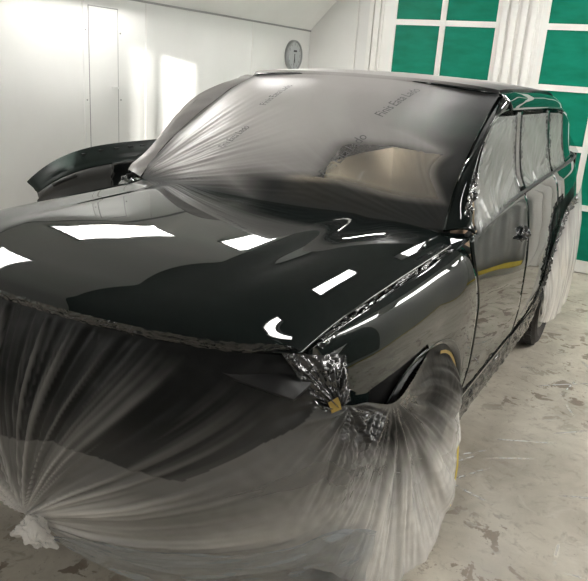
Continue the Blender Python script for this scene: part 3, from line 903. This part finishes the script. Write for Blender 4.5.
def frontf(u, v):
    p = front_base(u, v)
    e = .002
    du = front_base(min(1, u + e), v) - front_base(max(0, u - e), v); dv = front_base(u, min(1, v + e)) - front_base(u, max(0, v - e))
    n = du.cross(dv); n = -n.normalized() if n.length > 0 else Vector((0, -1, 0))
    h, s, r, an = pleat(u, v)
    amp = .020 * s * ss(.0, .25, r) + .003
    fade = ss(0, .04, v)
    w = h * amp * fade
    # pull in toward the knot
    pull = ss(.42, .0, r)
    p = p.lerp(KNOT + Vector((0, .0, .02)), pull * .92)
    # folds over the bumper corner and wheel, running down and back
    U = u * 18
    k = ss(10.4, 12.2, U)
    c = corner_fold(U, v)
    w += .026 * k * c * fade * ss(0, .2, v)
    cx = math.hypot((U - 11.0) * .27, v * .7)
    w += .020 * ss(.55, .1, cx) * (nz(math.atan2(v, (U - 11.3) * .35) * 7, cx * 3, 17) + .5 * nz(math.atan2(v, (U - 11.3) * .35) * 19, cx * 5, 18)) * fade
    w += .0025 * nz(U * 4, v * 18, 19) * fade
    return tuple(p + n * w)
def seam_line(U):
    """lower edge of the dark sprayed part, in v, as a function of U (knot at 6.1)"""
    if U < 8.55: return .55 + (U - 6.0) * (-.02) if U < 7.1 else .53 - .02 * (U - 7.1) / 1.45
    return sp([(8.55, .51), (9.38, .33), (10.05, .22), (10.58, .09), (11.3, .04), (13, .03), (18, .1)], U)
def spray_front(u, v, p):
    U = u * 18; h, s, r, an = pleat(u, v)
    L = seam_line(U)
    d = (v - L)
    base = ss(.50, -.30, d - .03 * h)                      # dense at hood edge, thinning below
    a = .35 + .65 * base
    dark = 1 - ss(.0, .75, v) * .35
    q = max(a * dark, .99 - .05 * ss(-.25, 0, d)) if d < 0 else ss(.50, .0, d) * .72
    if U > 9.5:
        k = ss(9.5, 12, U)
        q2 = ss(.66 + .16 * nz(U * 2, v * 3, 21), .22, v) * .985
        q = q * (1 - k) + q2 * k
    # pleats rub the wet paint off into pale streaks
    q -= s * max(0, h) * .9 * ss(0, .25, v) 
    q -= (.05 if d > 0 else .01) * nz(U * 1.3, v * 4, 25)
    return max(0.0, min(.995, q))
def dens_front(u, v, p):
    U = u * 18; h, s, r, an = pleat(u, v)
    q = .12 + s * max(0, h) * .55 + .38 * ss(.45, 1, v) + .35 * ss(.3, .05, r)
    c = corner_fold(U, v)
    q += ss(11, 13, U) * (.05 + .75 * max(0, c) + .2 * ss(.3, .9, v))
    return q
FF = grid('front_film', frontf, 620, 170, M['film_front'], None, flip=True, attrs={'spray': spray_front, 'dens': dens_front, 'shine': lambda u, v, p: 1.6 * ss(9.6, 10.8, u * 18) * ss(15, 13.5, u * 18) * ss(.75, .35, v)})
tag(FF, 'pleated masking film draped over the front bumper and front wheel, knotted at its bottom', 'plastic film')

# crumpled strips: generic
def crumple(name, path, wfun, m, parent, nu, nv, amp, seed, freq=(9, 3), out=Vector((1, 0, .2)), spray=.9, dens=.2):
    """path(t) -> (point, across vector)"""
    out = out.normalized()
    def f(u, v):
        p, ac = path(u)
        q = Vector(p) + Vector(ac) * (v - .5) * wfun(u)
        w = amp * (abs(nz(u * freq[0] * 2, v * freq[1], seed)) * 1.6 + .8 * nz(u * freq[0] * 6, v * freq[1] * 2.5, seed + 5)) * math.sin(PI * min(1, max(0, v))) ** .4
        q += Vector(ac).normalized() * amp * .8 * nz(u * freq[0] * 4, v * 2, seed + 9)
        return tuple(q + out * w)
    return grid(name, f, nu, nv, m, parent, attrs={'spray': lambda u, v, p: max(0, min(1, spray + .5 * nz(u * freq[0] * 3, v * 4, seed + 2))), 'dens': lambda u, v, p: dens})

# loose lower layer hanging behind and below the bumper line
def bandf(u, v):
    U = 6.7 + (12.5 - 6.7) * u
    vt = sp([(6.7, .985), (7.5, .90), (8.8, .83), (10, .78), (12, .74), (12.5, .74)], U)
    vb = 1.0 + .07 * ss(6.7, 8.5, U)
    vv = vt + (vb - vt) * v
    e = .002; a = front_base(U / 18, vv)
    du = front_base(U / 18 + e, vv) - front_base(U / 18 - e, vv); dv = front_base(U / 18, vv + e) - front_base(U / 18, vv - e)
    n = -du.cross(dv).normalized()
    p = a + n * (.016 + .010 * nz(U * 1.2 + v * 2, v * 3, 31) + .004 * nz(U * 4, v * 9, 32))
    return (p.x, p.y, max(.012, p.z))
grid('lower_layer', bandf, 200, 24, M['film_band'], FF, flip=True, attrs={'spray': lambda u, v, p: 0, 'dens': lambda u, v, p: -.05 + .30 * ss(.09, 0, v) + .25 * nz(u * 9 + v * 3, v * 6, 3)})
# side flap behind the wheel: hangs to the floor
HEM = crumple('pinched_edge', lambda t: ((lambda q: (q[0], q[1] - .012, q[2] + .012))(cr(TOPP, (3.2 + 7.0 * t) / 18)), (0, -.25, 1)), lambda t: .030, M['film_crumple'], FF, 300, 8, .006, 121, (14, 2), Vector((0, -1, .3)), .85, .1)
# the knot: a lumpy gathered rosette
bm = bmesh.new()
bmesh.ops.create_icosphere(bm, subdivisions=5, radius=1)
for v_ in bm.verts:
    c = v_.co.copy()
    r = 1 + .55 * nz(c.x * 2.2, c.y * 2.2, c.z * 2.2 + 3) + .30 * abs(nz(c.x * 6, c.y * 6, c.z * 6))
    v_.co = Vector((c.x * .062, c.y * .035, c.z * .036)) * r + Vector((0, 0, -.014 * c.x * 2 * (c.x)))
    v_.co += KNOT + Vector((.075, -.03, .012))
lay = None
me = bpy.data.meshes.new('film_knot'); bm.to_mesh(me); bm.free()
for k, val in (('spray', 0.0), ('dens', .3)):
    at = me.attributes.new(k, 'FLOAT', 'POINT')
    for d in at.data: d.value = val
ko = link('knot', me, M['film_knot']); keep(ko, FF); ko['label'] = 'white bunched knot of film'

# film pinched into the hood gap
GF = crumple('gap_film', lambda t: ((gx(.02 + 1.08 * t) - .012, .02 + 1.08 * t, gz(.02 + 1.08 * t) + .001), (1, 0, -.3)), lambda t: .055 * (1 - .75 * t), M['film_crumple'], None, 220, 14, .010, 41, (4, 2), Vector((.3, 0, 1)))
tag(GF, 'crumpled dark film strip pinched in the gap between hood and fender', 'plastic film')
# film over the headlight: pinched crumples between hood corner and the tape
def hff(u, v):
    A, B, C, D = Vector((.835, -.105, 1.072)), Vector((.945, .055, 1.045)), Vector((.985, .03, .925)), Vector((.935, -.045, .915))
    p = A.lerp(B, u).lerp(D.lerp(C, u), v)
    a_ = math.atan2(1.08 - v, u - .55)
    w = .010 * math.sin(u * PI) + .016 * nz(a_ * 3.5, v * 1.5, 47) + .008 * nz(a_ * 9, v * 3, 48) + .004 * nz(u * 9, v * 9, 49)
    return tuple(p + Vector((.75, -.62, .2)) * w * (ss(0, .1, u) * ss(1, .9, u) * .8 + .2))
HF = grid('headlight_film', hff, 90, 90, M['film_crumple'], None, flip=True, attrs={'spray': lambda u, v, p: .5 + .5 * nz(u * 4, v * 4, 50), 'dens': lambda u, v, p: .2})
tag(HF, 'shiny crumpled film patch covering the triangular headlight', 'plastic film')

# sill film
SF = crumple('sill_film', lambda t: ((1.0 - .012 + .014 * ss(.75, 1, t), 1.16 + 2.0 * t, .365 + .24 * ss(.78, 1.0, t)), (0.05 + .2 * (1 - t) * 0, -.25 * ss(.75, 1, t), 1)), lambda t: .13 + .08 * ss(.8, .95, t), M['film_crumple'], None, 320, 22, .016, 53, (9, 2), Vector((1, 0, 0)), .7, .1)
tag(SF, 'crinkled dark film strip running along the lower door sill', 'plastic film')

# rear wheel / quarter film hanging milky
RT = [(1.0, 2.98, .56), (1.01, 3.08, .78), (1.015, 3.3, .98), (1.01, 3.7, 1.04), (.985, 4.1, 1.06), (.95, 4.45, 1.08)]
RB = [(1.01, 3.02, .30), (1.05, 3.12, .27), (1.075, 3.35, .25), (1.07, 3.7, .24), (1.05, 4.1, .26), (.98, 4.5, .30)]
def rearf(u, v):
    a, b = Vector(cr(RT, u)), Vector(cr(RB, u))
    p = a.lerp(b, v)
    w = .014 * nz(u * 16 + v * 2, v * 1.5, 61) + .008 * nz(u * 40, v * 3, 65) + .03 * math.sin(v * PI) 
    return (p.x + w * ss(0, .12, v) , p.y, p.z)
RF = grid('rear_wheel_film', rearf, 140, 60, M['film_wheel'], None, flip=True, attrs={'spray': lambda u, v, p: .55 * ss(.35, 0, v) + .25 * max(0, nz(u * 20, v * 3, 5)), 'dens': lambda u, v, p: .15 + .2 * nz(u * 22, v * 2, 7)})
tag(RF, 'milky masking film hanging over the rear wheel and quarter panel', 'plastic film')
# dark pinched top edge of it
crumple('pinched_edge', lambda t: ((cr(RT, t * .62)[0] + .006, cr(RT, t * .62)[1], cr(RT, t * .62)[2]), (0, -.35, .8)), lambda t: .09, M['film_crumple'], RF, 120, 14, .018, 67, (9, 3), Vector((1, 0, .1)), .75, .1)

# side window films (three on the near side)
def window_film(ya, yb, za, zb, seed, label):
    def f(u, v):
        y = ya(1.45) + (yb(1.45) - ya(1.45)) * u
        a = belt(y) + za; b = wintop(y) + zb; z = a + (b - a) * v
        y = ya(z) + (yb(z) - ya(z)) * u
        a = belt(y) + za; b = wintop(y) + zb; z = a + (b - a) * v; y = ya(z) + (yb(z) - ya(z)) * u
        x = sx(y, z) - .002
        e = min(u, 1 - u, v, 1 - v)
        w = .008 * nz(u * 4 + v * 3, v * 2, seed) + .003 * nz(u * 9 - v * 8, v * 3 + u * 3, seed + 3) + .010 * nz(u * 22, v * 22, seed + 6) * ss(.14, .0, e)
        # fan of folds from the lower edge
        w += .006 * nz(math.atan2(v + .1, u - .35) * 7, v * 2, seed + 8) * ss(.7, .1, v)
        return (x + w * ss(0, .03, e) + .004, y, z)
    o = grid('side_window_film', f, 110, 80, M['film_side'], None, attrs={
        'spray': lambda u, v, p: min(.95, max(ss(.07, 0, min(u, v)) * .8, ss(.10, 0, 1 - u) * .95, .25 * max(0, nz(u * 6, v * 6, seed)) + .35 * ss(.6, .95, v))),
        'dens': lambda u, v, p: .12 + .5 * max(0, nz(math.atan2(v + .1, u - .35) * 11, v * 2, seed + 8)) * ss(.9, .2, v)})
    return tag(o, label, 'plastic film', 'films over the side windows')
window_film(lambda z: wf_y(max(z, 1.2)) + .02, lambda z: 2.20 + .04 * (z - 1.2), -.004, -.03, 71, 'wrinkled film covering the front door window, largest of the three side window films')
window_film(lambda z: 2.35, lambda z: 3.16 - .12 * (z - 1.2), -.004, -.03, 81, 'wrinkled film covering the rear door window, middle of the three side windows')
window_film(lambda z: 3.23 - .14 * (z - 1.2), lambda z: 3.78 - .30 * (z - 1.2), .0, -.03, 91, 'wrinkled film covering the small rearmost side window')
# crumpled blob where the mirror was, door handle blob
MB = crumple('mirror_mount_film', lambda t: ((sx(1.33, 1.3) + .004, 1.30 + .05 * t, 1.20 + .22 * t), (0, 1, 0)), lambda t: .10 - .05 * t, M['film_crumple'], None, 60, 30, .022, 101, (3, 4), Vector((1, 0, 0)), .5, .1)
tag(MB, 'shiny crumpled film at the mirror mount by the front door window', 'plastic film')
HB = crumple('handle_film', lambda t: ((sx(2.1, 1.03) + .002, 2.06 + .15 * t, 1.035), (0, .1, 1)), lambda t: .075 * math.sin(PI * (.12 + .8 * t)), M['film_crumple'], None, 60, 30, .026, 107, (3, 3), Vector((1, 0, 0)), .35, .1)
tag(HB, 'small shiny crumpled film over the front door handle opening', 'plastic film')

# tape pieces stuck to the front film
def strip(name, pts, w, m, parent, nrm=Vector((1, 0, 0))):
    bm = bmesh.new(); P = [Vector(p) for p in pts]; prev = None
    for i, p in enumerate(P):
        t = (P[min(i + 1, len(P) - 1)] - P[max(0, i - 1)]).normalized(); a = t.cross(nrm).normalized() * w / 2
        cur = (bm.verts.new(p - a), bm.verts.new(p + a))
        if prev: bm.faces.new((prev[0], prev[1], cur[1], cur[0]))
        prev = cur
    o = bmobj(name, bm, m, parent)
    s_ = o.modifiers.new('s', 'SOLIDIFY'); s_.thickness = .002; s_.offset = 0
    return o
strip('masking_tape', [(.957, -.028, .945), (.963, -.024, .930), (.967, -.02, .912)], .03, M['tape'], FF, Vector((.8, -.6, 0)))
strip('masking_tape', [(.985 + .012, ARCH_F - (AR - .035) * math.cos(a), AZ + (AR - .035) * math.sin(a)) for a in [1.75 + .09 * k for k in range(14)]], .012, M['tape'], FF)
strip('masking_tape', [(1.065, 1.02, .36), (1.085, .985, .27), (1.09, .96, .20)], .022, M['line'], FF)
strip('masking_tape', [(1.092, .94, .17), (1.095, .92, .12)], .022, M['line'], FF)

# ------------------------------------------------------------------ removed bumper cover on a stand by the left wall
bc = empty('bumper_cover', (-1.55, 1.9, .75), 'dark removed bumper cover propped upright between car and left wall', 'bumper')
def bplan(t):
    """t -1..1 along the cover"""
    a = abs(t)
    return (-1.47 - .36 * a ** 3.2, 2.27 + t * .98 * (1 - .06 * a ** 4))
def btop(t): return 1.262 - .04 * abs(t) ** 2 - .22 * abs(t) ** 6
def bface(u, v):
    t = u * 2 - 1; x, y = bplan(t); z1 = btop(t); z0 = .60 + .05 * abs(t) ** 3
    z = z0 + (z1 - z0) * v
    bul = .05 * math.sin(v * PI * .9) - .05 * ss(.88, 1, v) + .018 * ss(.70, .74, v) * ss(.88, .84, v)
    return (x + bul, y, z)
def region(name, u0, u1, v0, v1, nu, nv, m, off=0, thick=.006):
    return grid(name, lambda u, v: (bface(u0 + (u1 - u0) * u, v0 + (v1 - v0) * v)[0] + off, *bface(u0 + (u1 - u0) * u, v0 + (v1 - v0) * v)[1:]), nu, nv, m, bc, flip=True, thick=thick)
region('upper_skin', .0, 1, .83, 1, 80, 16, M['cover_paint'])
region('lower_skin', .0, 1, 0, .18, 80, 8, M['cover_paint'])
region('side_skin', .0, .20, .18, .83, 16, 16, M['cover_matte'])
region('side_skin', .84, 1, .18, .83, 16, 16, M['cover_matte'])
region('mesh_insert', .19, .85, .18, .84, 60, 16, M['cover_in'], -.06)
for u in (.34, .46, .66):
    strip('masking_tape', [(bface(u, v)[0] - .045, bface(u, v)[1], bface(u, v)[2]) for v in (.68, .73, .78)] if u > .1 else [(bface(u, v)[0] + .006, bface(u, v)[1], bface(u, v)[2]) for v in (.55, .62)], .018, M['tape'], bc)
for k in range(14):
    u = .14 + .052 * k; p = bface(u, .955)
    box('clip_slot', p[0] - .004, p[0] + .010, p[1] - .022, p[1] + .022, p[2] - .006, p[2] + .006, M['gasket'], bc)
bm = bmesh.new()
tube(bm, [(bface(u, .83)[0] + .004, bface(u, .83)[1], bface(u, .83)[2]) for u in [.20 + .64 * k / 40 for k in range(41)]], .008, 6)
tube(bm, [(bface(.20, v)[0] + .004, bface(.20, v)[1], bface(.20, v)[2]) for v in [.3 + .53 * k / 12 for k in range(13)]], .008, 6)
bmobj('ridge', bm, M['cover_matte'], bc, True)
bm = bmesh.new()
p = [(bface(.035 + .06 * k / 8, .80)[0] + .004, bface(.035 + .06 * k / 8, .80)[1], bface(.035 + .06 * k / 8, .80)[2]) for k in range(9)]
tube(bm, p, .014, 8); bmobj('marker_slot', bm, M['gasket'], bc, True)
stnd = empty('parts_stand', (-1.6, 1.95, 0), 'grey metal stand holding up the removed bumper cover', 'stand')
for y in (1.35, 2.55):
    bm = bmesh.new()
    tube(bm, [(-1.35, y, .02), (-1.60, y, .78)], .015); tube(bm, [(-1.95, y, .02), (-1.62, y, .78)], .015)
    bmobj('leg', bm, M['steel'], stnd, True)
bm = bmesh.new(); tube(bm, [(-1.61, 1.2, .775), (-1.61, 2.7, .775)], .018); bmobj('crossbar', bm, M['steel'], stnd, True)

# ------------------------------------------------------------------ clear film laid on the floor beside the car: creases
M['crease'] = film_mat('floor_film_clear', (1, 1, .98), (.1, .1, .1), .5, .1, 30, .0, .9, (1, 1, 1), 0, .04)
def floorfilm(name, x0, x1, y0, y1, seed, label):
    creases = []
    rnd = random.Random(seed)
    for k in range(70):
        cx, cy = rnd.uniform(x0, x1), rnd.uniform(y0, y1); a = rnd.gauss(.9, .5); L = rnd.uniform(.03, .22)
        creases.append((cx, cy, math.cos(a), math.sin(a), L, rnd.uniform(.0015, .003)))
    def h(x, y):
        z = 0
        for cx, cy, ca, sa_, L, am in creases:
            dx, dy = x - cx, y - cy; al = dx * ca + dy * sa_; ac = -dx * sa_ + dy * ca
            if abs(al) < L and abs(ac) < .02: z = max(z, am * (1 - (al / L) ** 2) * max(0, 1 - abs(ac) / .008))
        return z
    nx, ny = int((x1 - x0) / .009), int((y1 - y0) / .009)
    def f(u, v):
        x = x0 + (x1 - x0) * u; y = y0 + (y1 - y0) * v
        return (x, y, .0035 + .0012 * nz(x * 6, y * 6, seed) + h(x, y))
    o = grid(name, f, nx, ny, M['crease'], None, attrs={'spray': lambda u, v, p: 0, 'dens': lambda u, v, p: min(.8, h(p[0], p[1]) * 380) * (1 if nz(p[0] * 30, p[1] * 30) > -.1 else .2)})
    return tag(o, label, 'plastic film')
floorfilm('floor_film', .98, 2.9, -.6, 3.4, 5, 'clear creased film lying on the concrete floor beside the car')

# ------------------------------------------------------------------ lights of the booth
LAMPS = [
    # cx, cy, cz, half length x, half length y, tilt
]
def fixture(cx, cy, cz, lx, ly, name, label, group, nrm=(0, 0, -1), n=4, strength=None):
    e = empty(name, (cx, cy, cz), label, 'light', group)
    N = Vector(nrm).normalized()
    Y = Vector((0, 1, 0)) if abs(N.y) < .7 else Vector((1, 0, 0))
    X = Y.cross(N).normalized(); Y = N.cross(X)
    C0_ = Vector((cx, cy, cz))
    def P(a, b, c): return C0_ + X * a + Y * b + N * c
    bm = bmesh.new()
    for (a0, a1, b0, b1, c0, c1) in ((-lx, lx, -ly, ly, -.05, -.04), (-lx, -lx + .015, -ly, ly, -.05, .0), (lx - .015, lx, -ly, ly, -.05, .0), (-lx, lx, -ly, -ly + .015, -.05, .0), (-lx, lx, ly - .015, ly, -.05, .0)):
        v = [bm.verts.new(P(*q)) for q in [(a0, b0, c0), (a1, b0, c0), (a1, b1, c0), (a0, b1, c0), (a0, b0, c1), (a1, b0, c1), (a1, b1, c1), (a0, b1, c1)]]
        for q in [(3, 2, 1, 0), (4, 5, 6, 7), (0, 1, 5, 4), (1, 2, 6, 5), (2, 3, 7, 6), (3, 0, 4, 7)]: bm.faces.new([v[i] for i in q])
    bmobj('housing', bm, M['lampbox'], e)
    long_y = ly >= lx
    for k in range(n):
        bm = bmesh.new()
        if long_y:
            a = -lx + .02 + (2 * lx - .04) * (k + .5) / n; tube(bm, [P(a, -ly + .03, -.02), P(a, ly - .03, -.02)], min(.02, (lx - .02) / n * .78), 8)
        else:
            a = -ly + .02 + (2 * ly - .04) * (k + .5) / n; tube(bm, [P(-lx + .03, a, -.02), P(lx - .03, a, -.02)], min(.02, (ly - .02) / n * .78), 8)
        bmobj('light_tube', bm, M['tube'], e, True)
    return e
# (filled in from the reflections, except the boxes behind the camera)
sn_ = Vector((.8, 0, -.75)).normalized()      # slope normals point down into the room
for i, (y, hl_) in enumerate(((-2.6, .62), (.45, .58), (2.25, .66), (4.15, .66))):  # first box is added behind the camera to light the front film
    up_ = .40 if i == 3 else 0
    c = Vector((XL + .17 + .68 * up_, y, ZS + .181 + .73 * up_)) + Vector((.727, 0, -.686)) * .055
    fixture(c.x, c.y, c.z, .15, hl_, 'ceiling_light', ['lamp box with tubes on the left slope behind the viewer', 'lamp box with tubes on the left slope, above the front bumper', 'lamp box with tubes on the left slope beside the hood and access door', 'lamp box with tubes on the left slope near the wall clock'][i], 'lamp boxes with fluorescent tubes', (.727, 0, -.686))
for i, (y, hl_) in enumerate(((-2.6, .62), (.6, .6), (3.22, .86), (5.12, .56))):  # first one again added out of view, for light on the front film
    c = Vector((XR - .17, y, ZS + .181)) + Vector((-.727, 0, -.686)) * .055
    fixture(c.x, c.y, c.z, .24, hl_, 'ceiling_light', ['lamp box with tubes on the right slope behind the viewer', 'lamp box with tubes on the right slope level with the front wheel', 'lamp box with tubes on the right slope level with the front door', 'lamp box with tubes on the right slope nearest the green doors'][i], 'lamp boxes with fluorescent tubes', (-.727, 0, -.686))
for i, (x, y) in enumerate(((.23, 1.08), (.34, 2.95), (.75, 4.5))):
    fixture(x, y, ZC - .055, (.05, .13, .13)[i], (.30, .48, .48)[i], 'ceiling_light', ['lamp box on the flat ceiling above the hood edge', 'lamp box on the flat ceiling above the roof', 'lamp box on the flat ceiling above the tailgate'][i], 'lamp boxes with fluorescent tubes')

def area(name, loc, rot, sx_, sy_, power, col=(1, 1, 1), spread=None):
    l = bpy.data.lights.new(name, 'AREA'); l.shape = 'RECTANGLE'; l.size = sx_; l.size_y = sy_; l.energy = power; l.color = col
    if spread: l.spread = spread
    o = bpy.data.objects.new(name, l); COL.objects.link(o); o.location = loc; o.rotation_euler = rot
    return o
w = bpy.data.worlds.new('w'); SC.world = w; w.use_nodes = True
w.node_tree.nodes['Background'].inputs[0].default_value = (.9, .95, 1, 1); w.node_tree.nodes['Background'].inputs[1].default_value = .3

# ------------------------------------------------------------------ camera
yaw, pit, rol = math.radians(-28.6), math.radians(-17.8), math.radians(4.1)
f = Vector((math.sin(yaw) * math.cos(pit), math.cos(yaw) * math.cos(pit), math.sin(pit)))
r = f.cross(Vector((0, 0, 1))).normalized(); u = r.cross(f)
R2 = r * math.cos(rol) + u * math.sin(rol); U2 = -r * math.sin(rol) + u * math.cos(rol)
cam = bpy.data.cameras.new('camera'); co = bpy.data.objects.new('camera', cam); COL.objects.link(co)
mw = Matrix((R2, U2, -f)).transposed().to_4x4(); mw.translation = Vector((1.63, -1.52, 1.765)); co.matrix_world = mw
cam.sensor_width = 36; cam.lens = 682 / 588 * 36; cam.clip_start = .02
SC.camera = co
SC.view_settings.view_transform = 'Standard'; SC.view_settings.look = 'None'; SC.view_settings.gamma = 1; SC.view_settings.use_curve_mapping = False
SC.view_settings.exposure = 0
